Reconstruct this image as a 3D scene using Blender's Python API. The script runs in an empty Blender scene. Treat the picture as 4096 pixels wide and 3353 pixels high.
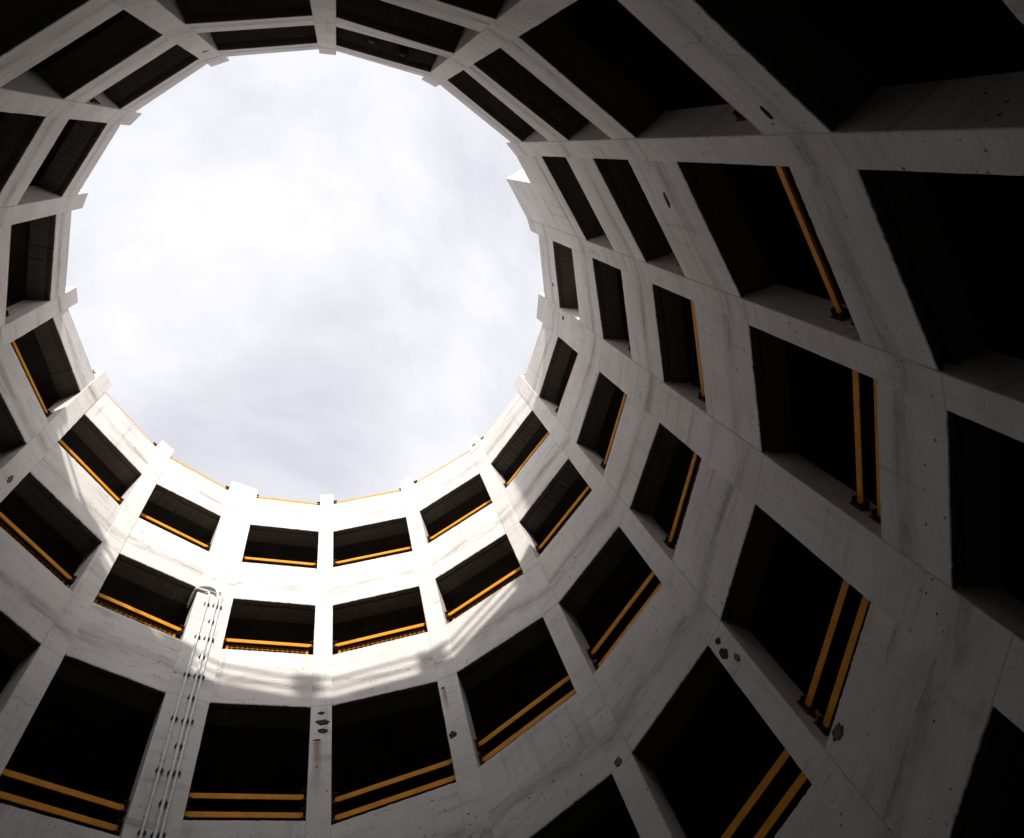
import bpy, bmesh, math, random
from mathutils import Vector, Matrix, noise as mnoise

# ------------------------------------------------------------------ camera, sky, sun, exposure
scene = bpy.context.scene
COL = scene.collection
S = 5.0                      # inner radius of the ramp well in metres
EYE = 1.5                    # camera height above the ground

cam_data = bpy.data.cameras.new('camera')
cam = bpy.data.objects.new('camera', cam_data)
COL.objects.link(cam)
right = Vector((-0.976078, 0.074871, -0.204122))
down = Vector((-0.006907, -0.949041, -0.315077))
fwd = Vector((-0.21731, -0.30613, 0.926855))
M = Matrix((right, -down, -fwd)).transposed().to_4x4()
M.translation = Vector((-0.0345 * S, 0.656749 * S, EYE))
cam.matrix_world = M
cam_data.sensor_width = 36.0
cam_data.lens = 3193.073 / 4096 * 36.0
cam_data.clip_start = 0.05
cam_data.clip_end = 5000
scene.camera = cam

SUN_EL = math.radians(28.5)
SUN_AZ = math.radians(-1.3)       # measured from +Y towards +X
sun_dir = Vector((math.sin(SUN_AZ) * math.cos(SUN_EL), math.cos(SUN_AZ) * math.cos(SUN_EL), math.sin(SUN_EL)))

world = bpy.data.worlds.new('World')
scene.world = world
world.use_nodes = True
wn, wl = world.node_tree.nodes, world.node_tree.links
wn.clear()
w_out = wn.new('ShaderNodeOutputWorld')
w_bg = wn.new('ShaderNodeBackground')
w_bg.inputs['Strength'].default_value = 0.1
sky = wn.new('ShaderNodeTexSky')
sky.sky_type = 'NISHITA'
sky.sun_disc = False
sky.sun_elevation = SUN_EL
sky.sun_rotation = SUN_AZ
w_tc = wn.new('ShaderNodeTexCoord')
w_map = wn.new('ShaderNodeMapping')
w_map.inputs['Location'].default_value = (7.7, 2.1, 1.5)
w_n1 = wn.new('ShaderNodeTexNoise')
w_n1.inputs['Scale'].default_value = 3.2
w_n1.inputs['Detail'].default_value = 7
w_n1.inputs['Roughness'].default_value = 0.56
w_n1.inputs['Distortion'].default_value = 0.35
w_ramp = wn.new('ShaderNodeValToRGB')
w_ramp.color_ramp.elements[0].position = 0.22
w_ramp.color_ramp.elements[0].color = (0.62, 0.61, 0.69, 1)
w_ramp.color_ramp.elements[1].position = 0.72
w_ramp.color_ramp.elements[1].color = (1.13, 1.12, 1.14, 1)
w_scale = wn.new('ShaderNodeVectorMath'); w_scale.operation = 'SCALE'
w_scale.inputs['Scale'].default_value = 3.95        # cloud radiance before the 0.1 background strength
w_mix = wn.new('ShaderNodeMix'); w_mix.data_type = 'RGBA'
w_mix.inputs['Factor'].default_value = 0.93        # an almost closed cloud cover
wl.new(w_tc.outputs['Generated'], w_map.inputs['Vector'])
wl.new(w_map.outputs['Vector'], w_n1.inputs['Vector'])
# the cloud is thinner and brighter towards the sun
w_sep = wn.new('ShaderNodeSeparateXYZ')
w_add = wn.new('ShaderNodeMath'); w_add.operation = 'MULTIPLY_ADD'
w_add.inputs[1].default_value = 0.14
wl.new(w_tc.outputs['Generated'], w_sep.inputs[0])
wl.new(w_sep.outputs['Y'], w_add.inputs[0])
wl.new(w_n1.outputs['Fac'], w_add.inputs[2])
wl.new(w_add.outputs[0], w_ramp.inputs['Fac'])
wl.new(w_ramp.outputs['Color'], w_scale.inputs[0])
wl.new(sky.outputs['Color'], w_mix.inputs['A'])
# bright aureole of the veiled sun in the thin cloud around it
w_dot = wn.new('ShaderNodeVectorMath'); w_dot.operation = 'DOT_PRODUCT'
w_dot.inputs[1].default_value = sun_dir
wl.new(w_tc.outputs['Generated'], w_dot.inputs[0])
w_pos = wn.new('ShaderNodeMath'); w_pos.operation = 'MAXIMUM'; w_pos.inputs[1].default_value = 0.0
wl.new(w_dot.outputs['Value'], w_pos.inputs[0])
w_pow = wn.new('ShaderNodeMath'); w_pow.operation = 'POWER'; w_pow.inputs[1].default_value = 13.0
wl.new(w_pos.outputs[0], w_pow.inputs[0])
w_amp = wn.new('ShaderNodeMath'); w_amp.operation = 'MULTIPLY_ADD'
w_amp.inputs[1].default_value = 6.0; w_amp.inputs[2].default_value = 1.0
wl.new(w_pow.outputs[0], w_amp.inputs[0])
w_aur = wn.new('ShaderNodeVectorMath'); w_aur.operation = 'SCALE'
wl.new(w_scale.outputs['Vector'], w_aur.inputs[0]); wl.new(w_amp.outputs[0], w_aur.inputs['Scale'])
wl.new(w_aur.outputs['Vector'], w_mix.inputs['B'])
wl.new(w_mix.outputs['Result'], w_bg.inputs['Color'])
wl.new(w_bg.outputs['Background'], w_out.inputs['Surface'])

sun_data = bpy.data.lights.new('sun', 'SUN')
sun_data.energy = 2.0
sun_data.angle = math.radians(0.9)
sun_data.color = (1.0, 0.955, 0.89)
sun = bpy.data.objects.new('sun', sun_data)
COL.objects.link(sun)
sun.rotation_euler = (-sun_dir).to_track_quat('-Z', 'Y').to_euler()
sun.location = (0, 30, 40)

scene.view_settings.view_transform = 'Standard'
scene.view_settings.look = 'None'
scene.view_settings.exposure = 1.45
scene.view_settings.gamma = 1.0
scene.cycles.max_bounces = 8
scene.cycles.diffuse_bounces = 6
scene.cycles.use_denoising = True

random.seed(11)

# ------------------------------------------------------------------ materials
def new_mat(name):
    m = bpy.data.materials.new(name)
    m.use_nodes = True
    n, l = m.node_tree.nodes, m.node_tree.links
    return m, n, l, n['Principled BSDF']


def ramp(n, p0, c0, p1, c1):
    r = n.new('ShaderNodeValToRGB')
    r.color_ramp.elements[0].position = p0
    r.color_ramp.elements[1].position = p1
    r.color_ramp.elements[0].color = c0 if len(c0) == 4 else (*c0, 1)
    r.color_ramp.elements[1].color = c1 if len(c1) == 4 else (*c1, 1)
    return r


W, K = (1, 1, 1), (0, 0, 0)


def concrete(name, light, dirt, streak_amt=0.6, pour=True):
    """weathered whitewashed concrete: 'surface' UV is metres along / up, 'pour' UV holds metres above the form joint"""
    m, n, l, b = new_mat(name)
    uv = n.new('ShaderNodeUVMap'); uv.uv_map = 'surface'
    pv = n.new('ShaderNodeUVMap'); pv.uv_map = 'pour'
    ps = n.new('ShaderNodeSeparateXYZ'); l.new(pv.outputs[0], ps.inputs[0])

    def noise(sc, det=4, rough=0.55, stretch=None, dist=0.0, loc=(0, 0, 0)):
        t = n.new('ShaderNodeTexNoise')
        t.inputs['Scale'].default_value = sc
        t.inputs['Detail'].default_value = det
        t.inputs['Roughness'].default_value = rough
        t.inputs['Distortion'].default_value = dist
        mp = n.new('ShaderNodeMapping')
        mp.inputs['Scale'].default_value = stretch or (1, 1, 1)
        mp.inputs['Location'].default_value = loc
        l.new(uv.outputs[0], mp.inputs['Vector']); l.new(mp.outputs[0], t.inputs['Vector'])
        return t.outputs['Fac']

    def math_(op, a, bb=None, c=None, clamp=False):
        k = n.new('ShaderNodeMath'); k.operation = op; k.use_clamp = clamp
        for i, v in enumerate((a, bb, c)):
            if v is None: continue
            if isinstance(v, (int, float)): k.inputs[i].default_value = v
            else: l.new(v, k.inputs[i])
        return k.outputs[0]

    def mixc(fac, a, bb):
        k = n.new('ShaderNodeMix'); k.data_type = 'RGBA'
        if isinstance(fac, (int, float)): k.inputs['Factor'].default_value = fac
        else: l.new(fac, k.inputs['Factor'])
        for nm, v in (('A', a), ('B', bb)):
            if isinstance(v, tuple): k.inputs[nm].default_value = (*v, 1)
            else: l.new(v, k.inputs[nm])
        return k.outputs['Result']

    def rr(v, p0, p1):
        r = ramp(n, p0, K, p1, W); l.new(v, r.inputs[0]); return r.outputs[0]

    big = rr(noise(0.9, 5, 0.6), 0.35, 0.72)
    col = mixc(math_('MULTIPLY', big, 0.5), light, dirt)
    # blotches
    blot = rr(noise(3.2, 7, 0.7, (0.5, 1.0, 1), loc=(4, 9, 0)), 0.52, 0.75)
    col = mixc(math_('MULTIPLY', blot, 0.32), col, tuple(0.62 * x for x in dirt))
    # dirty streaks running along the form boards
    st = rr(noise(1.0, 7, 0.66, (0.45, 6.0, 1), 0.15, (2, 5, 0)), 0.53, 0.70)
    patch = rr(noise(0.8, 3, 0.5, loc=(11, 3, 0)), 0.42, 0.62)
    st = math_('MULTIPLY', math_('MULTIPLY', st, patch), streak_amt)
    col = mixc(st, col, tuple(0.30 * x for x in dirt))
    # rain drips running down
    dr = rr(noise(1.0, 4, 0.6, (7.0, 0.35, 1), 0.1, (4, 1, 0)), 0.56, 0.74)
    dr = math_('MULTIPLY', math_('MULTIPLY', dr, rr(noise(0.55, 3, 0.5, loc=(2, 9, 0)), 0.45, 0.65)), streak_amt * (0.85 if pour else 0.0))
    col = mixc(dr, col, tuple(0.42 * x for x in dirt))
    # thin scratches and board marks
    sc_ = rr(noise(1.0, 3, 0.5, (5.0, 60.0, 1), 0.3, (1, 8, 0)), 0.66, 0.72)
    sc_ = math_('MULTIPLY', math_('MULTIPLY', sc_, rr(noise(1.7, 2, 0.5, loc=(7, 2, 0)), 0.52, 0.66)), 0.75 if pour else 0.12)
    col = mixc(sc_, col, (0.05, 0.045, 0.042))
    # hairline cracks
    vc = n.new('ShaderNodeTexVoronoi'); vc.feature = 'DISTANCE_TO_EDGE'
    vc.inputs['Scale'].default_value = 0.55
    wob = n.new('ShaderNodeVectorMath'); wob.operation = 'ADD'
    nv = n.new('ShaderNodeTexNoise'); nv.inputs['Scale'].default_value = 3.0; nv.inputs['Detail'].default_value = 5
    l.new(uv.outputs[0], nv.inputs['Vector'])
    nsc = n.new('ShaderNodeVectorMath'); nsc.operation = 'SCALE'; nsc.inputs['Scale'].default_value = 0.5
    l.new(nv.outputs['Color'], nsc.inputs[0])
    l.new(uv.outputs[0], wob.inputs[0]); l.new(nsc.outputs[0], wob.inputs[1])
    l.new(wob.outputs[0], vc.inputs['Vector'])
    crack = math_('LESS_THAN', vc.outputs['Distance'], 0.004)
    crack = math_('MULTIPLY', math_('MULTIPLY', crack, rr(noise(0.7, 2, 0.5, loc=(3, 3, 0)), 0.58, 0.66)), 0.4)
    col = mixc(crack, col, (0.09, 0.08, 0.075))
    # air holes: small dark pits
    wsc = n.new('ShaderNodeVectorMath'); wsc.operation = 'SCALE'; wsc.inputs['Scale'].default_value = 0.035
    nv2 = n.new('ShaderNodeTexNoise'); nv2.inputs['Scale'].default_value = 22.0; nv2.inputs['Detail'].default_value = 3
    l.new(uv.outputs[0], nv2.inputs['Vector']); l.new(nv2.outputs['Color'], wsc.inputs[0])
    wob2 = n.new('ShaderNodeVectorMath'); wob2.operation = 'ADD'
    l.new(uv.outputs[0], wob2.inputs[0]); l.new(wsc.outputs[0], wob2.inputs[1])
    pits = None
    for scl, thr, lim, lo in ((6.0, 0.062, 0.25, (0, 0, 0)), (13.0, 0.115, 0.50, (5, 1, 0)), (2.8, 0.030, 0.35, (8, 8, 0))):
        v = n.new('ShaderNodeTexVoronoi'); v.inputs['Scale'].default_value = scl
        mp = n.new('ShaderNodeMapping'); mp.inputs['Location'].default_value = lo
        l.new(wob2.outputs[0], mp.inputs['Vector']); l.new(mp.outputs[0], v.inputs['Vector'])
        s2 = n.new('ShaderNodeSeparateColor'); l.new(v.outputs['Color'], s2.inputs[0])
        rad = math_('MULTIPLY', s2.outputs[1], thr * 1.6)
        p = math_('MULTIPLY', math_('LESS_THAN', v.outputs['Distance'], rad), math_('GREATER_THAN', s2.outputs[0], lim))
        pits = p if pits is None else math_('MAXIMUM', pits, p)
    pmask = rr(noise(0.6, 3, 0.5, loc=(6, 1, 0)), 0.42, 0.58)
    pits = math_('MULTIPLY', pits, math_('ADD', math_('MULTIPLY', pmask, 0.6), 0.42, clamp=True))
    col = mixc(pits, col, (0.03, 0.026, 0.024))
    # pour joint and the grime along it
    if pour:
        w1 = math_('MULTIPLY', math_('SUBTRACT', noise(2.4, 6, 0.6, (1, 0.05, 1), loc=(1, 4, 0)), 0.5), 0.16)
        dd = math_('SUBTRACT', math_('SUBTRACT', ps.outputs[1], ps.outputs[0]), w1)
        line = math_('LESS_THAN', math_('ABSOLUTE', dd), 0.004)
        line = math_('MULTIPLY', line, math_('ADD', math_('MULTIPLY', rr(noise(1.3, 3, 0.5, loc=(5, 6, 0)), 0.4, 0.55), 0.55), 0.08))
        near = n.new('ShaderNodeMapRange'); near.inputs[1].default_value = 0.0; near.inputs[2].default_value = 0.22
        near.inputs[3].default_value = 1.0; near.inputs[4].default_value = 0.0
        l.new(math_('ABSOLUTE', math_('ADD', dd, 0.05)), near.inputs[0])
        grime = math_('MULTIPLY', math_('MULTIPLY', near.outputs[0], rr(noise(1.0, 6, 0.65, (1.1, 5, 1), 0.5, (9, 2, 0)), 0.38, 0.62)), 0.7)
        col = mixc(grime, col, tuple(0.42 * x for x in dirt))
        col = mixc(line, col, (0.10, 0.09, 0.085))
        # grime at the sharp lower edge and the column joint
        e = math_('LESS_THAN', math_('ABSOLUTE', ps.outputs[1]), math_('MULTIPLY', noise(7, 4, 0.6, loc=(2, 2, 0)), 0.03))
        col = mixc(math_('MULTIPLY', e, 0.45), col, (0.12, 0.105, 0.095))
    fine = noise(38, 4, 0.7)
    col = mixc(math_('MULTIPLY', rr(fine, 0.35, 0.75), 0.28), col, tuple(0.5 * x for x in dirt))
    l.new(col, b.inputs['Base Color'])
    b.inputs['Roughness'].default_value = 0.9
    b.inputs['Specular IOR Level'].default_value = 0.25
    bump = n.new('ShaderNodeBump'); bump.inputs['Strength'].default_value = 0.5; bump.inputs['Distance'].default_value = 0.012
    hgt = math_('SUBTRACT', math_('ADD', math_('MULTIPLY', fine, 0.25), math_('MULTIPLY', noise(4, 5, 0.6), 0.5)), math_('MULTIPLY', pits, 1.2))
    l.new(hgt, bump.inputs['Height']); l.new(bump.outputs[0], b.inputs['Normal'])
    return m


def simple(name, c, rough=0.9, metal=0.0, var=0.25, scale=6.0, spec=0.3):
    m, n, l, b = new_mat(name)
    tc = n.new('ShaderNodeTexCoord')
    t = n.new('ShaderNodeTexNoise'); t.inputs['Scale'].default_value = scale; t.inputs['Detail'].default_value = 6
    l.new(tc.outputs['Object'], t.inputs['Vector'])
    r = ramp(n, 0.3, tuple(x * (1 - var) for x in c), 0.7, tuple(min(1, x * (1 + var)) for x in c))
    l.new(t.outputs['Fac'], r.inputs[0]); l.new(r.outputs[0], b.inputs['Base Color'])
    b.inputs['Roughness'].default_value = rough
    b.inputs['Metallic'].default_value = metal
    b.inputs['Specular IOR Level'].default_value = spec
    bp = n.new('ShaderNodeBump'); bp.inputs['Strength'].default_value = 0.2; bp.inputs['Distance'].default_value = 0.01
    l.new(t.outputs['Fac'], bp.inputs['Height']); l.new(bp.outputs[0], b.inputs['Normal'])
    return m


MAT_FACE = concrete('whitewashed_concrete', (0.665, 0.638, 0.608), (0.43, 0.392, 0.355))
MAT_SOFFIT = concrete('bare_shade_dark_soffit', (0.14, 0.126, 0.112), (0.105, 0.094, 0.083), 0.06, pour=False)  # bare concrete, with the shade under the bands also put into its colour
MAT_DECK = simple('deck_asphalt', (0.045, 0.043, 0.042), 0.95, scale=30)
MAT_INNER = simple('shade_dark_inner_concrete', (0.055, 0.05, 0.046), 0.95, scale=2)  # interior shade painted in: colour kept near black so the openings look dark
MAT_GROUND = simple('ground_asphalt', (0.04, 0.038, 0.037), 0.95, scale=12)
MAT_YELLOW = simple('yellow_rail_paint', (0.54, 0.215, 0.010), 0.7, var=0.14, scale=7, spec=0.12)
MAT_BRACKET = simple('rusty_yellow_bracket', (0.07, 0.03, 0.01), 0.8, var=0.45, scale=25)
MAT_PIPE = simple('galvanised_pipe', (0.60, 0.60, 0.59), 0.5, var=0.12, scale=14, spec=0.5)
MAT_CLAMP = simple('dark_pipe_clamp', (0.05, 0.045, 0.04), 0.6, var=0.4, scale=30)
MAT_SPALL = simple('spalled_aggregate', (0.035, 0.025, 0.021), 1.0, var=0.5, scale=45)
MAT_SCUFF = simple('scuffed_grout', (0.11, 0.095, 0.085), 1.0, var=0.6, scale=40)
MAT_LAMP = simple('dark_lamp_housing', (0.02, 0.02, 0.02), 0.5, scale=20)


def rust_material():
    m, n, l, b = new_mat('rust_run')
    uv = n.new('ShaderNodeUVMap'); uv.uv_map = 'surface'
    mp = n.new('ShaderNodeMapping'); mp.inputs['Scale'].default_value = (14, 1.2, 1)
    t = n.new('ShaderNodeTexNoise'); t.inputs['Scale'].default_value = 1.0; t.inputs['Detail'].default_value = 5
    l.new(uv.outputs[0], mp.inputs[0]); l.new(mp.outputs[0], t.inputs['Vector'])
    pv = n.new('ShaderNodeUVMap'); pv.uv_map = 'pour'
    sx = n.new('ShaderNodeSeparateXYZ'); l.new(pv.outputs[0], sx.inputs[0])
    e = n.new('ShaderNodeMath'); e.operation = 'PINGPONG'; l.new(sx.outputs[0], e.inputs[0]); e.inputs[1].default_value = 0.5
    a = n.new('ShaderNodeMath'); a.operation = 'MULTIPLY'; l.new(e.outputs[0], a.inputs[0]); l.new(sx.outputs[1], a.inputs[1])
    a2 = n.new('ShaderNodeMath'); a2.operation = 'MULTIPLY'; l.new(a.outputs[0], a2.inputs[0]); l.new(t.outputs['Fac'], a2.inputs[1])
    a3 = n.new('ShaderNodeMath'); a3.operation = 'MULTIPLY'; a3.use_clamp = True; l.new(a2.outputs[0], a3.inputs[0]); a3.inputs[1].default_value = 2.6
    b.inputs['Base Color'].default_value = (0.30, 0.165, 0.07, 1)
    b.inputs['Roughness'].default_value = 0.9
    l.new(a3.outputs[0], b.inputs['Alpha'])
    return m


MAT_RUST = rust_material()

# ------------------------------------------------------------------ helpers
def empty(name, loc=(0, 0, 0)):
    o = bpy.data.objects.new(name, None)
    COL.objects.link(o)
    o.location = loc
    o.empty_display_size = 0.2
    return o


def tag(o, label=None, cat=None, group=None, kind=None):
    if label: o['label'] = label
    if cat: o['category'] = cat
    if group: o['group'] = group
    if kind: o['kind'] = kind
    return o


class MB:
    """collects faces with two UV layers, links them as ONE mesh object"""
    def __init__(self):
        self.v, self.f, self.uv, self.pv, self.mi = [], [], [], [], []

    def face(self, pts, uv=None, pv=None, mat=0):
        i = len(self.v)
        self.v += [tuple(p) for p in pts]
        self.f.append(tuple(range(i, i + len(pts))))
        self.uv.append(uv or [(p[0] + p[1], p[2]) for p in pts])
        self.pv.append(pv or [(9.0, 5.0)] * len(pts))
        self.mi.append(mat)

    def hexa(self, c, mat=0, off=0.0):
        """c: 8 corners, bottom 0-3 counter-clockwise seen from above, top 4-7 above them"""
        for q in ((3, 2, 1, 0), (4, 5, 6, 7), (0, 1, 5, 4), (1, 2, 6, 5), (2, 3, 7, 6), (3, 0, 4, 7)):
            p = [Vector(c[i]) for i in q]
            e1 = (p[1] - p[0]); u = e1.normalized() if e1.length > 1e-9 else Vector((1, 0, 0))
            nn = (p[1] - p[0]).cross(p[2] - p[0]); nn = nn.normalized() if nn.length > 1e-12 else Vector((0, 0, 1))
            w = nn.cross(u)
            self.face(p, [((x - p[0]).dot(u) + off, (x - p[0]).dot(w) + off * 0.7) for x in p], None, mat)

    def obox(self, o, ax, ay, az, mat=0):
        """box spanned from corner o by the three edge vectors"""
        o, ax, ay, az = map(Vector, (o, ax, ay, az))
        if ax.cross(ay).dot(az) < 0: ax, ay = ay, ax
        c = [o, o + ax, o + ax + ay, o + ay]
        self.hexa(c + [x + az for x in c], mat)

    def tube(self, pts, r, seg=10, mat=0):
        pts = [Vector(p) for p in pts]
        rings = []
        up = None
        for i, p in enumerate(pts):
            d = (pts[min(i + 1, len(pts) - 1)] - pts[max(i - 1, 0)]).normalized()
            if up is None:
                up = d.orthogonal().normalized()
            up = (up - d * up.dot(d)).normalized()
            s = d.cross(up)
            rings.append([p + (up * math.cos(a) + s * math.sin(a)) * r for a in [2 * math.pi * k / seg for k in range(seg)]])
        for a, b in zip(rings, rings[1:]):
            for k in range(seg):
                k2 = (k + 1) % seg
                self.face((a[k], a[k2], b[k2], b[k]), mat=mat)
        self.face(rings[0][::-1], mat=mat)
        self.face(rings[-1], mat=mat)

    def build(self, name, mats, parent=None, origin=None, smooth=False):
        o0 = Vector(origin) if origin is not None else Vector((0, 0, 0))
        me = bpy.data.meshes.new(name)
        me.from_pydata([tuple(Vector(p) - o0) for p in self.v], [], self.f)
        a, b = me.uv_layers.new(name='surface'), me.uv_layers.new(name='pour')
        k = 0
        for uvs, pvs in zip(self.uv, self.pv):
            for x, y in zip(uvs, pvs):
                a.data[k].uv = x; b.data[k].uv = y; k += 1
        for m in (mats if isinstance(mats, (list, tuple)) else [mats]):
            me.materials.append(m)
        me.polygons.foreach_set('material_index', self.mi)
        bm = bmesh.new(); bm.from_mesh(me)
        bmesh.ops.remove_doubles(bm, verts=bm.verts, dist=1e-5)
        bm.to_mesh(me); bm.free()
        if smooth:
            me.polygons.foreach_set('use_smooth', [True] * len(me.polygons))
        o = bpy.data.objects.new(name, me)
        COL.objects.link(o)
        if parent is not None:
            o.parent = parent
            o.location = o0 - parent_world(parent)
        else:
            o.location = o0
        return o


def parent_world(p):
    v = Vector((0, 0, 0))
    while p is not None:
        v += p.location
        p = p.parent
    return v


# ------------------------------------------------------------------ plan of the ramp well
N = 16
CW = [0.032, 0.0643, 0.0349, 0.036, 0.0324, 0.0333, 0.0334, 0.0354, 0.031, 0.0297, 0.0309, 0.0312, 0.0619, 0.0334, 0.0338, 0.0333]
CA = [0.0017, -0.0001, -0.0048, -0.0118, -0.0006, -0.0036, 0.0058, 0.0055, -0.0005, -0.0004, -0.0049, -0.0049, -0.0037, 0.005, 0.0118, 0.0084]
CR = [-0.0014, 0.0006, -0.0005, 0.0061, 0.004, 0.0014, -0.0032, -0.0017, -0.0089, -0.0055, -0.0007, -0.0007, 0.0026, -0.0013, -0.0001, 0.002]
CTOP = [3.779, 3.736, 3.696, 3.66, 3.58, 3.512, 3.463, 3.385, 3.395, 3.33, 3.271, 3.766, 3.774, 3.755, 3.777, 3.783]
# per bay (between column k and k+1): heights at its two ends, [parapet, head, sill, head, sill ...] from the rim down
TAB = [[[3.659, 3.374, 3.029, 2.743, 2.425, 2.146, 1.696, 1.406, 0.956, 0.666, 0.216, -0.074, -0.524, -0.814, -1.264], [3.646, 3.358, 3.014, 2.735, 2.415, 2.136, 1.686, 1.396, 0.946, 0.656, 0.206, -0.084, -0.534, -0.824, -1.274]],
       [[3.622, 3.344, 3.011, 2.732, 2.4, 2.129, 1.602, 1.312, 0.862, 0.572, 0.122, -0.168, -0.618, -0.908, -1.358], [3.597, 3.304, 2.978, 2.689, 2.368, 2.093, 1.566, 1.276, 0.826, 0.536, 0.086, -0.204, -0.654, -0.944, -1.394]],
       [[3.591, 3.287, 2.958, 2.68, 2.351, 2.073, 1.623, 1.333, 0.883, 0.593, 0.143, -0.147, -0.597, -0.887, -1.337], [3.552, 3.253, 2.926, 2.648, 2.319, 2.041, 1.591, 1.301, 0.851, 0.561, 0.111, -0.179, -0.629, -0.919, -1.369]],
       [[3.535, 3.325, 2.945, 2.726, 2.306, 2.116, 1.696, 1.506, 1.086, 0.896, 0.476, 0.286, -0.134, -0.324, -0.744], [3.458, 3.272, 2.848, 2.629, 2.209, 2.019, 1.599, 1.409, 0.989, 0.799, 0.379, 0.189, -0.231, -0.421, -0.841]],
       [[3.444, 3.263, 2.823, 2.633, 2.213, 2.023, 1.603, 1.413, 0.993, 0.803, 0.383, 0.193, -0.227, -0.417, -0.837], [3.383, 3.205, 2.776, 2.586, 2.166, 1.976, 1.556, 1.366, 0.946, 0.756, 0.336, 0.146, -0.274, -0.464, -0.884]],
       [[3.386, 3.197, 2.767, 2.566, 2.146, 1.956, 1.536, 1.346, 0.926, 0.736, 0.316, 0.126, -0.294, -0.484, -0.904], [3.335, 3.157, 2.727, 2.526, 2.106, 1.916, 1.496, 1.306, 0.886, 0.696, 0.276, 0.086, -0.334, -0.524, -0.944]],
       [[3.36, 3.141, 2.725, 2.527, 2.083, 1.893, 1.473, 1.283, 0.863, 0.673, 0.253, 0.063, -0.357, -0.547, -0.967], [3.293, 3.114, 2.702, 2.502, 2.073, 1.883, 1.463, 1.273, 0.853, 0.663, 0.243, 0.053, -0.367, -0.557, -0.977]],
       [[3.272, 3.084, 2.634, 2.46, 2.04, 1.85, 1.43, 1.24, 0.82, 0.63, 0.21, 0.02, -0.4, -0.59, -1.01], [3.278, 3.096, 2.656, 2.479, 2.059, 1.869, 1.449, 1.259, 0.839, 0.649, 0.229, 0.039, -0.381, -0.571, -0.991]],
       [[3.278, 3.103, 2.64, 2.46, 2.008, 1.818, 1.398, 1.208, 0.788, 0.598, 0.178, -0.012, -0.432, -0.622, -1.042], [3.235, 3.045, 2.545, 2.437, 1.984, 1.794, 1.374, 1.184, 0.764, 0.574, 0.154, -0.036, -0.456, -0.646, -1.066]],
       [[3.215, 3.0, 2.609, 2.428, 2.025, 1.823, 1.248, 1.061, 0.641, 0.451, 0.031, -0.159, -0.579, -0.769, -1.189], [3.185, 2.981, 2.591, 2.364, 1.969, 1.799, 1.225, 1.037, 0.617, 0.427, 0.007, -0.183, -0.603, -0.793, -1.213]],
       [[3.278, 2.854, 2.537, 2.252, 1.962, 1.658, 1.209, 1.028, 0.578, 0.288, -0.162, -0.452, -0.902, -1.192, -1.642], [3.276, 2.809, 2.501, 2.214, 1.932, 1.626, 1.187, 0.998, 0.548, 0.258, -0.192, -0.482, -0.932, -1.222, -1.672]],
       [[3.626, 3.367, 3.067, 2.797, 2.483, 2.207, 1.915, 1.615, 1.162, 0.988, 0.538, 0.248, -0.202, -0.492, -0.942], [3.665, 3.389, 3.069, 2.766, 2.46, 2.174, 1.874, 1.577, 1.139, 0.958, 0.508, 0.218, -0.232, -0.522, -0.972]],
       [[3.655, 3.37, 3.047, 2.764, 2.46, 2.166, 1.863, 1.564, 1.127, 0.829, 0.379, 0.089, -0.361, -0.651, -1.101], [3.672, 3.363, 3.064, 2.753, 2.423, 2.153, 1.815, 1.518, 1.077, 0.779, 0.329, 0.039, -0.411, -0.701, -1.151]],
       [[3.668, 3.364, 3.042, 2.753, 2.445, 2.16, 1.799, 1.508, 1.058, 0.768, 0.318, 0.028, -0.422, -0.712, -1.162], [3.666, 3.371, 3.06, 2.753, 2.455, 2.157, 1.782, 1.472, 1.022, 0.732, 0.282, -0.008, -0.458, -0.748, -1.198]],
       [[3.664, 3.379, 3.049, 2.756, 2.439, 2.159, 1.772, 1.464, 1.014, 0.724, 0.274, -0.016, -0.466, -0.756, -1.206], [3.692, 3.379, 3.047, 2.753, 2.428, 2.152, 1.73, 1.422, 0.972, 0.682, 0.232, -0.058, -0.508, -0.798, -1.248]],
       [[3.673, 3.377, 3.038, 2.748, 2.432, 2.149, 1.714, 1.424, 0.974, 0.684, 0.234, -0.056, -0.506, -0.796, -1.246], [3.671, 3.371, 3.035, 2.738, 2.418, 2.147, 1.673, 1.383, 0.933, 0.643, 0.193, -0.097, -0.547, -0.837, -1.287]]]
THIN = set(range(3, 10))
LEV = 7
COL_DEPTH, BAND_DEPTH, BAND_SET = 0.46, 0.42, 0.012


def Z(h): return h * S + EYE


def cdir(k):
    a = -math.pi / 2 + k * math.pi / 8 - CA[k % N]
    return Vector((math.cos(a), math.sin(a), 0)), Vector((-math.sin(a), math.cos(a), 0))


def corner(k, s):
    d, t = cdir(k % N)
    return d * (1 + CR[k % N]) * S + t * (s * CW[k % N] * S)


def bay_ends(b):
    return corner(b, 1), corner(b + 1, -1)


def at(v, z): return Vector((v.x, v.y, z))


# ------------------------------------------------------------------ ground
g = MB()
R_G = 900
for ring in ((0, 12), (12, 60), (60, R_G)):
    for i in range(32):
        a0, a1 = 2 * math.pi * i / 32, 2 * math.pi * (i + 1) / 32
        p = [Vector((math.cos(a) * r, math.sin(a) * r, 0)) for r, a in ((ring[0], a0), (ring[1], a0), (ring[1], a1), (ring[0], a1))]
        g.face(p if ring[0] else [p[1], p[2], Vector((0, 0, 0))])
tag(g.build('ground', MAT_GROUND), kind='structure')

# ------------------------------------------------------------------ the ramp building
ramp_root = empty('parking_ramp')
tag(ramp_root, 'round concrete parking ramp well of whitewashed columns and sloping parapet bands under open sky', 'parking garage')


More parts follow.
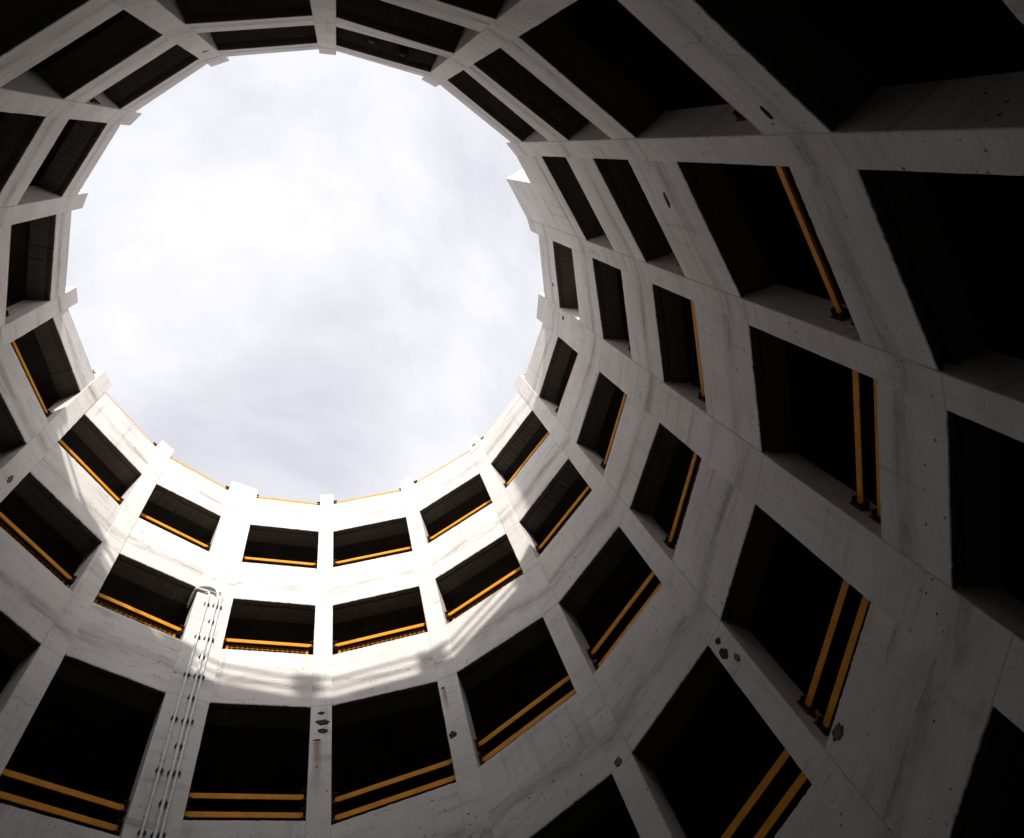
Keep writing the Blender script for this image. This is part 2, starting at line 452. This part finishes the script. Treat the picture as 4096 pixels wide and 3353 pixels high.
def joints(k):
    """heights of the form joints crossing a column: mean of the band heads beside it"""
    l, r = TAB[(k - 1) % N][1], TAB[k % N][0]
    n_ = 7
    if k == 10: return [l[i * 2 + 1] for i in range(n_)]
    return [r[i * 2 + 1] for i in range(n_)]


columns = {}
for k in range(N):
    d, t = cdir(k)
    a, b = corner(k, 1), corner(k, -1)
    rnd = random.Random(500 + k)
    zt = Z(CTOP[k])
    js = [z for z in (Z(h) for h in joints(k)) if 0.3 < z < zt - 0.1]
    cuts = [0.0] + sorted(js) + [zt]
    mb = MB()
    w = (a - b).length
    u0 = k * 3.71
    nseg = 26
    rows = []
    for ci in range(len(cuts) - 1):
        z0, z1 = cuts[ci], cuts[ci + 1]
        for j in range(nseg):
            rows.append((z0 + (z1 - z0) * j / nseg, z0 + (z1 - z0) * (j + 1) / nseg, z0))
    zs = [r[0] for r in rows] + [zt]
    ja = [rnd.choice((1, 1, 1, 2.2)) * rnd.uniform(-0.003, 0.003) for _ in zs]
    jb = [rnd.choice((1, 1, 1, 2.2)) * rnd.uniform(-0.003, 0.003) for _ in zs]
    ja[-1] = jb[-1] = 0
    bev = 0.008
    for i, (z0, z1, zj) in enumerate(rows):
        A0, A1 = at(a + t * (ja[i] - bev), z0), at(a + t * (ja[i + 1] - bev), z1)
        B0, B1 = at(b + t * (jb[i] + bev), z0), at(b + t * (jb[i + 1] + bev), z1)
        pv = [(0.52, z0 - zj), (0.52, z0 - zj), (0.52, z1 - zj), (0.52, z1 - zj)]
        mb.face((A0, B0, B1, A1), [(u0, z0), (u0 + w, z0), (u0 + w, z1), (u0, z1)], pv)
        for sg, (P0, P1), j0, j1, cc in ((1, (A0, A1), ja[i], ja[i + 1], a), (-1, (B0, B1), jb[i], jb[i + 1], b)):
            C0, C1 = at(cc + t * j0 * 0.4 + d * bev, z0), at(cc + t * j1 * 0.4 + d * bev, z1)
            D0, D1 = at(cc + d * COL_DEPTH, z0), at(cc + d * COL_DEPTH, z1)
            qs = ((P0, P1, C1, C0), (C0, C1, D1, D0))
            for qi, q in enumerate(qs):
                uu = (u0 + 1.5 * sg, u0 + 1.5 * sg + (0.02 if qi == 0 else COL_DEPTH))
                f = q if sg > 0 else q[::-1]
                us = [(uu[0], z0), (uu[0], z1), (uu[1], z1), (uu[1], z0)]
                mb.face(f, us if sg > 0 else us[::-1], [(9, 5)] * 4)
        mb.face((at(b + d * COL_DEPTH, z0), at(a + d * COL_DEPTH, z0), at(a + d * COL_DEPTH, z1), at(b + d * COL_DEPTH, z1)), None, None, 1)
    mb.face((at(a, zt), at(a + d * 0, zt) + t * 0, at(b, zt), at(b + d * COL_DEPTH, zt), at(a + d * COL_DEPTH, zt))[0:1] + (at(b, zt), at(b + d * COL_DEPTH, zt), at(a + d * COL_DEPTH, zt)))
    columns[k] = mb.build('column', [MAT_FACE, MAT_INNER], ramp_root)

bands = {}


def make_band(b, l):
    """parapet band: sill of level l at its top, head of the opening below at its bottom"""
    A, B = bay_ends(b)
    dA, dB = cdir(b)[0], cdir(b + 1)[0]
    top = (Z(TAB[b][0][2 * l]), Z(TAB[b][1][2 * l]))
    bot = (Z(TAB[b][0][2 * l + 1]), Z(TAB[b][1][2 * l + 1]))
    if max(bot) < 0.05: bot = (0.0, 0.0)
    rnd = random.Random(b * 31 + l)
    nseg = 48
    mb = MB()
    L = (B - A).length
    along = (B - A).normalized()
    u0 = b * 7.3 + l * 1.9
    off = 0.02 / L
    ts = [-off + (1 + 2 * off) * i / nseg for i in range(nseg + 1)]
    jt = [rnd.choice((1, 1, 1, 2.2)) * rnd.uniform(-0.0035, 0.0035) for _ in ts]
    jb = [rnd.choice((1, 1, 1, 2.5)) * rnd.uniform(-0.004, 0.004) for _ in ts]
    jb[nseg // 3] += rnd.choice((0, 0, 0.012))
    # cross-section: depth behind the face, height relative to the bottom edge
    prof = [(0.0, 0.006), (0.006, 0.0), (0.045, 0.0), (0.05, 0.05), (0.125, 0.05), (0.13, 0.002), (BAND_DEPTH, 0.002)]

    def P(t_, dep, z):
        nn = (dA * (1 - t_) + dB * t_)
        p = A + (B - A) * t_ + nn * (dep + BAND_SET)
        return Vector((p.x, p.y, z))
    pj = 0.62 if b not in THIN else 0.40
    for i in range(nseg):
        t0, t1 = ts[i], ts[i + 1]
        zt0, zt1 = top[0] + (top[1] - top[0]) * t0 + jt[i], top[0] + (top[1] - top[0]) * t1 + jt[i + 1]
        zb0, zb1 = bot[0] + (bot[1] - bot[0]) * t0 + jb[i], bot[0] + (bot[1] - bot[0]) * t1 + jb[i + 1]
        us = (u0 + L * t0, u0 + L * t1)
        bev = 0.008
        h0, h1 = zt0 - zb0, zt1 - zb1
        # v runs with the band so streaks follow its slope
        mb.face((P(t0, 0, zt0 - bev), P(t0, 0, zb0 + prof[0][1]), P(t1, 0, zb1 + prof[0][1]), P(t1, 0, zt1 - bev)),
                [(us[0], h0), (us[0], 0), (us[1], 0), (us[1], h1)],
                [(pj, h0), (pj, 0), (pj, 0), (pj, h1)])
        mb.face((P(t0, 0, zt0 - bev), P(t1, 0, zt1 - bev), P(t1, bev, zt1), P(t0, bev, zt0)), [(us[0], h0), (us[1], h1), (us[1], h1 + .01), (us[0], h0 + .01)])
        mb.face((P(t0, bev, zt0), P(t1, bev, zt1), P(t1, BAND_DEPTH * .55, zt1), P(t0, BAND_DEPTH * .55, zt0)), [(us[0], h0), (us[1], h1), (us[1], h1 + .4), (us[0], h0 + .4)])
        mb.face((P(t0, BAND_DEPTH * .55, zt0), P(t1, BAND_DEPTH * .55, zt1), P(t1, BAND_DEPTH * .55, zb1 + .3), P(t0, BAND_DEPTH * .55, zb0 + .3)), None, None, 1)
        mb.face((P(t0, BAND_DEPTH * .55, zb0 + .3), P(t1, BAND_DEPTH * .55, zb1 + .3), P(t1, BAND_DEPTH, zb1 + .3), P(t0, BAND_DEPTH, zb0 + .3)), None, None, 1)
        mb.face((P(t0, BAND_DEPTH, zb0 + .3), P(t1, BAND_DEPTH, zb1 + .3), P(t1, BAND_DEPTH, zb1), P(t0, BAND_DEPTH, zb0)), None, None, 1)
        acc = 0
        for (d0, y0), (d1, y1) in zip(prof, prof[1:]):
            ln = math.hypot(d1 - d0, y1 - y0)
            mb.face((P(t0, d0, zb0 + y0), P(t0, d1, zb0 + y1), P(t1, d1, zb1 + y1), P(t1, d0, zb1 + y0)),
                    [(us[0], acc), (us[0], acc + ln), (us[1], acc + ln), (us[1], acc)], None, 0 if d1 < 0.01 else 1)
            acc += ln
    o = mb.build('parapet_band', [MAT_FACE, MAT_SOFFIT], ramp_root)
    bands[(b, l)] = o
    return o


for b in range(N):
    for l in range(6):
        if Z(TAB[b][0][2 * l]) < 0.9: continue
        make_band(b, l)

# end wall that closes the top of the ramp, standing on the parapet of bay 10
A, B = bay_ends(10)
dA, dB = cdir(10)[0], cdir(11)[0]
mb = MB()
f0 = 0.374
pA, pB = A + (B - A) * f0 + (dA * (1 - f0) + dB * f0) * (BAND_SET + .003), B + (B - A).normalized() * 0.02 + dB * (BAND_SET + .003)
z0, z1 = Z(3.277), Z(3.778)
dm = (dA + dB).normalized()
c = [at(pA, z0), at(pB, z0), at(pB + dB * .44, z0), at(pA + dm * .44, z0)]
c = [c[0], c[1], c[2], c[3]]
mb.face((at(pB, z0), at(pA, z0), at(pA, z1), at(pB, z1))[::-1], [(90 + 1.3, 1.4), (90, 1.4), (90, 3.9), (91.3, 3.9)][::-1], [(9, 5)] * 4)
mb.face((at(pA, z0), at(pA + dm * .44, z0), at(pA + dm * .44, z1), at(pA, z1)), [(93, 0), (93.44, 0), (93.44, 2.5), (93, 2.5)])
mb.face((at(pA + dm * .44, z0), at(pB + dB * .44, z0), at(pB + dB * .44, z1), at(pA + dm * .44, z1)))
mb.face((at(pB, z0), at(pB, z1), at(pB + dB * .44, z1), at(pB + dB * .44, z0)))
mb.face((at(pA, z1), at(pA + dm * .44, z1), at(pB + dB * .44, z1), at(pB, z1)))
mb.build('end_wall', MAT_FACE, ramp_root)

# ramp deck slabs and the closed outer wall
R_OUT = 2.0 * S
deck, outer = MB(), MB()
for b in range(N):
    d0, d1 = cdir(b)[0], cdir(b + 1)[0]
    e = 0.0012
    def pr(t_, r):
        v = d0 * (1 - t_) + d1 * t_
        return v * r
    rin = S + BAND_DEPTH - 0.02
    for l in range(6):
        hb = (Z(TAB[b][0][2 * l + 1]) + 0.06, Z(TAB[b][1][2 * l + 1]) + 0.06)
        if min(hb) < 0.3: continue
        i0, i1, o1, o0 = pr(e, rin), pr(1 - e, rin), pr(1 - e, R_OUT), pr(e, R_OUT)
        th = 0.26
        deck.hexa([at(i0, hb[0]), at(o0, hb[0]), at(o1, hb[1]), at(i1, hb[1]),
                   at(i0, hb[0] + th), at(o0, hb[0] + th), at(o1, hb[1] + th), at(i1, hb[1] + th)], 0, b * 3.3 + l)
    ht = (Z(TAB[b][0][1]) + 1.15, Z(TAB[b][1][1]) + 1.15)
    i0, i1, o1, o0 = pr(e, R_OUT + .004), pr(1 - e, R_OUT + .004), pr(1 - e, R_OUT + .25), pr(e, R_OUT + .25)
    outer.hexa([at(i0, 0), at(o0, 0), at(o1, 0), at(i1, 0), at(i0, ht[0]), at(o0, ht[0]), at(o1, ht[1]), at(i1, ht[1])], 0, b * 2.1)
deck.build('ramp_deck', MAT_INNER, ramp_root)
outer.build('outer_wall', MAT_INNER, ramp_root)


# ------------------------------------------------------------------ spalled patches, scuffs and rust on the concrete
def patch(parent, name, P0, u, v, nrm, w, h, mat, seed, proud=0.006, lump=0.010):
    """irregular rough patch centred at P0 in the plane u (along) / v (up)"""
    rnd = random.Random(seed)
    mb = MB()
    na, nr = 22, 5
    rad = []
    for i in range(na):
        a = 2 * math.pi * i / na
        rad.append(0.72 + 0.33 * mnoise.noise(Vector((math.cos(a) * 1.7 + seed, math.sin(a) * 1.7, seed * .3))) + rnd.uniform(-.13, .13))
    def pt(i, j):
        a = 2 * math.pi * (i % na) / na
        r = rad[i % na] * j / nr
        x, y = math.cos(a) * r * w / 2, math.sin(a) * r * h / 2
        k = 0.0 if j == nr else lump * (0.2 + 0.8 * abs(mnoise.noise(Vector((x * 31, y * 31, seed)))))
        return Vector(P0) + u * x + v * y - nrm * (-(proud if j < nr else -0.002) - k)
    for i in range(na):
        for j in range(nr):
            if j == 0: mb.face((pt(i, 0), pt(i, 1), pt(i + 1, 1)))
            else: mb.face((pt(i, j), pt(i, j + 1), pt(i + 1, j + 1), pt(i + 1, j)))
    return mb.build(name, mat, parent)


def on_column(k, f, h):
    a, b = corner(k, 1), corner(k, -1)
    return at(a + (b - a) * f, Z(h)), (b - a).normalized(), Vector((0, 0, 1)), -cdir(k)[0]


def on_bay(b, f, h):
    A, B = bay_ends(b)
    n_ = -(cdir(b)[0] + cdir(b + 1)[0]).normalized()
    return at(A + (B - A) * f, Z(h)) - n_ * BAND_SET, (B - A).normalized(), Vector((0, 0, 1)), n_


for k, f, h, w, hh, mt in ((0, .49, 2.112, .13, .07, 0), (0, .589, 2.070, .25, .15, 0), (0, .599, 2.031, .20, .14, 0), (0, .328, 1.992, .18, .05, 1),
                           (15, .234, 1.888, .14, .19, 0), (15, .217, 2.104, .08, .05, 1),
                           (13, .425, 1.483, .10, .13, 0), (13, .326, 1.442, .14, .24, 0), (13, .624, 1.399, .09, .17, 1),
                           (14, .408, 1.477, .13, .15, 1), (12, .753, 3.309, .10, .16, 0), (3, .591, 2.52, .10, .30, 1), (14, .50, 3.69, .14, .16, 1), (7, .45, 2.983, .14, .07, 1)):
    p, u, v, n_ = on_column(k, f, h)
    patch(columns[k], 'spalled_patch', p, u, v, n_, w * 1.15, hh * 1.15, MAT_SPALL if mt == 0 else MAT_SCUFF, k * 7 + h * 10)
for b, l, f, h, w, hh, mt in ((10, 2, .30, 1.815, .26, .11, 0), (9, 3, .861, 1.150, .16, .06, 0), (11, 0, .692, 3.459, .12, .12, 0), (12, 4, .84, 1.066, .20, .16, 1)):
    if (b, l) in bands:
        p, u, v, n_ = on_bay(b, f, h)
        patch(bands[(b, l)], 'spalled_patch', p, u, v, n_, w * 1.15, hh * 1.15, MAT_SPALL if mt == 0 else MAT_SCUFF, b * 5 + h * 10)
for k, f, h0, h1, w in ((0, .38, 1.985, 1.76, .17), (15, .24, 2.098, 1.98, .08)):
    p, u, v, n_ = on_column(k, f, h0)
    mb = MB()
    z0, z1 = Z(h1), Z(h0)
    q = [at(p - u * w / 2, z0) + n_ * .003, at(p + u * w / 2, z0) + n_ * .003, at(p + u * w / 2, z1) + n_ * .003, at(p - u * w / 2, z1) + n_ * .003]
    mb.face(q, [(0, z0), (w, z0), (w, z1), (0, z1)], [(0, 0), (1, 0), (1, 1), (0, 1)])
    mb.build('rust_stain', MAT_RUST, columns[k])

# ------------------------------------------------------------------ guard rails
ORD = ['', 'first', 'second', 'third', 'fourth', 'fifth', 'sixth', 'seventh', 'eighth', 'ninth', 'tenth']
BAYNAME = {0: 'first bay right of the conduit column', 15: 'second bay right of the conduit column', 14: 'third bay right of the conduit column',
           13: 'fourth bay right of the conduit column', 12: 'fifth bay right of the conduit column', 11: 'sixth bay right of the conduit column',
           10: 'bay under the tall end wall', 1: 'first bay left of the conduit column', 2: 'second bay left of the conduit column',
           3: 'third bay left of the conduit column', 4: 'fourth bay left of the conduit column', 5: 'fifth bay left of the conduit column',
           6: 'sixth bay left of the conduit column', 7: 'seventh bay left of the conduit column', 8: 'eighth bay left of the conduit column',
           9: 'bay next above the tall end wall'}


def rail_kind(b, l):
    if b in THIN: return 'double'
    if b == 10: return 'double' if l >= 3 else 'single'
    if b in (11, 12): return 'double' if l >= 4 else 'single'
    return 'double' if l >= 3 else 'single'


def make_rail(b, l):
    A, B = bay_ends(b)
    dA, dB = cdir(b)[0], cdir(b + 1)[0]
    zA, zB = Z(TAB[b][0][2 * l]), Z(TAB[b][1][2 * l])
    kind = rail_kind(b, l)
    setb = 0.24
    A2, B2 = A + dA * setb, B + dB * setb
    ax = (at(B2, zB) - at(A2, zA))
    L = ax.length
    ux = ax.normalized()
    inw = -(dA + dB).normalized()                # towards the well
    up = Vector((0, 0, 1))
    root = empty('guard_rail', (at(A2, zA) + at(B2, zB)) / 2)
    bn = BAYNAME[b]
    if l == 0: lab = ('double ' if kind == 'double' else 'single ') + 'yellow rail along the rim against sky, ' + bn
    elif kind == 'double': lab = 'double yellow rail, %s opening below the rim, %s' % (ORD[l], bn)
    else: lab = 'single yellow rail, %s opening below the rim, %s' % (ORD[l], bn)
    tag(root, lab, 'guard rail', 'yellow guard rails across the ramp openings')
    hs = (0.55,) if kind == 'single' else (0.275, 0.595)
    if l == 0: hs = (0.24, 0.51) if b in THIN else (0.51,)
    for h in hs:
        mb = MB()
        o = at(A2, zA) + up * h + ux * 0.05
        ln = ux * (L - 0.10)
        mb.obox(o, ln, inw * -0.012, up * 0.09)                   # web facing the well
        mb.obox(o - inw * 0.0125 + up * 0.08, ln, inw * -0.055, up * 0.010)
        mb.build('rail_beam', MAT_YELLOW, root)
        for e, sgn in ((at(A2, zA), 1), (at(B2, zB), -1)):
            mb = MB()
            q = e + up * (h - 0.03)
            mb.obox(q - inw * 0.055 + ux * sgn * 0.002, ux * sgn * 0.012, inw * 0.10, up * 0.2)      # plate bolted to the column
            mb.obox(q - inw * 0.055 + ux * sgn * 0.0145, ux * sgn * 0.075, inw * 0.012, up * 0.19)    # back leg
            mb.obox(q - inw * 0.0425 + ux * sgn * 0.0145, ux * sgn * 0.075, inw * 0.075, up * 0.012)   # seat
            mb.obox(q - inw * 0.0425 + ux * sgn * 0.0145 + up * 0.178, ux * sgn * 0.07, inw * 0.06, up * 0.010)
            mb.build('bracket', MAT_BRACKET, root)
    if kind == 'single':
        mb = MB()
        o = at(A2, zA) - inw * 0.075
        x0, x1 = 0.11, L - 0.11
        zb, zt = -0.12, 0.555
        n_ = int((x1 - x0) / 0.085)
        for i in range(n_ + 1):
            x = x0 + (x1 - x0) * i / n_
            t_ = 0.022 if i in (0, n_) else 0.0032
            mb.obox(o + ux * (x - t_) + up * zb, ux * 2 * t_, inw * 0.006, up * (zt - zb))
        for zz in (-0.04, 0.045, 0.13, 0.215, 0.30, 0.385, 0.47, 0.54):
            mb.obox(o + inw * 0.0065 + ux * x0 + up * (zz - .0032), ux * (x1 - x0), inw * 0.006, up * 0.0064)
        mb.build('wire_mesh', MAT_YELLOW, root)
    return root


RAILS = {0: (0, 1, 2, 3), 15: (0, 1, 2, 3), 14: (0, 1, 2, 3), 13: (0, 1, 2, 3, 4), 12: (0, 1, 2, 3, 4), 11: (0, 1, 2, 3, 4), 10: (1, 2, 3),
         9: (0, 1, 2, 3), 8: (0, 1, 2), 7: (0, 1), 6: (0, 1), 5: (0, 1), 4: (0, 1), 3: (0, 1, 2), 2: (0, 1, 2), 1: (0, 1, 2, 3)}
for b, ls in RAILS.items():
    for l in ls:
        make_rail(b, l)

# ------------------------------------------------------------------ conduits on the wide column
def on_wide(f, h, off):
    p, u, v, n_ = on_column(1, f, h)
    return p + n_ * off


def conduit(pts, r, clamps, label, name='conduit_pipe'):
    root = empty(name, pts[-1])
    tag(root, label, 'pipe', 'conduits on the wide column')
    mb = MB(); mb.tube(pts, r, 10)
    mb.build('pipe', MAT_PIPE, root, smooth=True)
    _, u, v, n_ = on_column(1, .5, 2)
    for f, h in clamps:
        c = on_wide(f, h, 0)
        mb = MB()
        mb.obox(c - u * (r + .022) - v * .022 + n_ * .001, u * (2 * r + .044), v * .044, n_ * .012)      # saddle plate
        for s in (-1, 1):
            mb.obox(c + u * (s * (r + .0085) - .007) - v * .020 + n_ * .0135, u * .014, v * .040, n_ * (r + .014))
        mb.obox(c + u * (r + .0165) - v * .016 + n_ * .0135, u * .016, v * .030, n_ * .026)                # bolt lug
        mb.build('clamp', MAT_CLAMP, root)


def smooth_path(pts, it=2):
    for _ in range(it):
        q = [pts[0]]
        for a, b in zip(pts, pts[1:]):
            q += [a * .75 + b * .25, a * .25 + b * .75]
        pts = q + [pts[-1]]
    return pts


LOW = 1.15
_, uW, vW, nW = on_column(1, .5, 2)
dW = -nW
pl = [on_wide(.322, LOW, .028), on_wide(.322, 2.685, .028), on_wide(.318, 2.703, .03), on_wide(.27, 2.711, .035), on_wide(.02, 2.711, .035), on_wide(-.06, 2.712, .03), on_wide(-.075, 2.712, -.05), on_wide(-.075, 2.712, -.40)]
conduit(smooth_path(pl, 1), .020, [(.322, 2.635 - .2035 * i) for i in range(7)], 'left one of the three grey conduits clamped to the wide column')
pm = [on_wide(.558, LOW, .030), on_wide(.558, 2.60, .030), on_wide(.565, 2.67, .05), on_wide(.54, 2.705, .07), on_wide(.43, 2.728, .085), on_wide(.22, 2.730, .08), on_wide(.02, 2.722, .06), on_wide(-.075, 2.715, .0), on_wide(-.10, 2.70, -.30)]
conduit(smooth_path(pm, 2), .023, [(.557, 2.64 - .1025 * i) for i in range(13)], 'middle grey conduit on the wide column, curling over at its top')
prr = [on_wide(.667, LOW, .028), on_wide(.667, 2.712, .028), on_wide(.66, 2.727, .032), on_wide(.60, 2.730, .035), on_wide(.02, 2.730, .035), on_wide(-.05, 2.73, .02), on_wide(-.06, 2.73, -.05), on_wide(-.06, 2.73, -.40)]
conduit(smooth_path(prr, 1), .020, [(.667, 2.64 - .2035 * i) for i in range(7)], 'right one of the three grey conduits clamped to the wide column')

# ------------------------------------------------------------------ small fittings
for i, (x, y, lab) in enumerate(((-0.775, 5.12, 'round dark lamp under the topmost ceiling, the one nearer the narrow column'), (-1.30, 4.96, 'round dark lamp under the topmost ceiling, the one farther from the narrow column'))):
    zc = Z(3.085) - 0.005
    root = empty('ceiling_lamp', (x, y, zc))
    tag(root, lab, 'ceiling lamp', 'round lamps under the top ceiling')
    mb = MB(); mb.tube([(x, y, zc + .08), (x, y, zc - .07)], .025, 10); mb.build('stem', MAT_LAMP, root)
    mb = MB()
    prof = [(.03, -.05), (.075, -.065), (.095, -.10), (.09, -.15), (.05, -.185), (0.001, -.19)]
    for (r0, h0), (r1, h1) in zip(prof, prof[1:]):
        for k in range(16):
            a0, a1 = 2 * math.pi * k / 16, 2 * math.pi * (k + 1) / 16
            mb.face([Vector((x + math.cos(a) * r, y + math.sin(a) * r, zc + h)) for a, r, h in ((a0, r0, h0), (a0, r1, h1), (a1, r1, h1), (a1, r0, h0))])
    mb.build('lamp_body', MAT_LAMP, root, smooth=True)

d6, t6 = cdir(6)
e6 = corner(6, 1)
for i, (h, lab) in enumerate(((2.80, 'lowest of three dark cables on the shaded column side'), (2.835, 'middle one of three dark cables on the shaded column side'), (2.87, 'topmost of three dark cables on the shaded column side'))):
    mb = MB()
    p = at(e6, Z(h)) + t6 * .022
    mb.tube([p + d6 * .02, p + d6 * .30, p + d6 * .45 + Vector((0, 0, .02))], .016, 8)
    tag(mb.build('cable', MAT_LAMP, None, origin=p, smooth=True), lab, 'cable', 'cables on the column side')
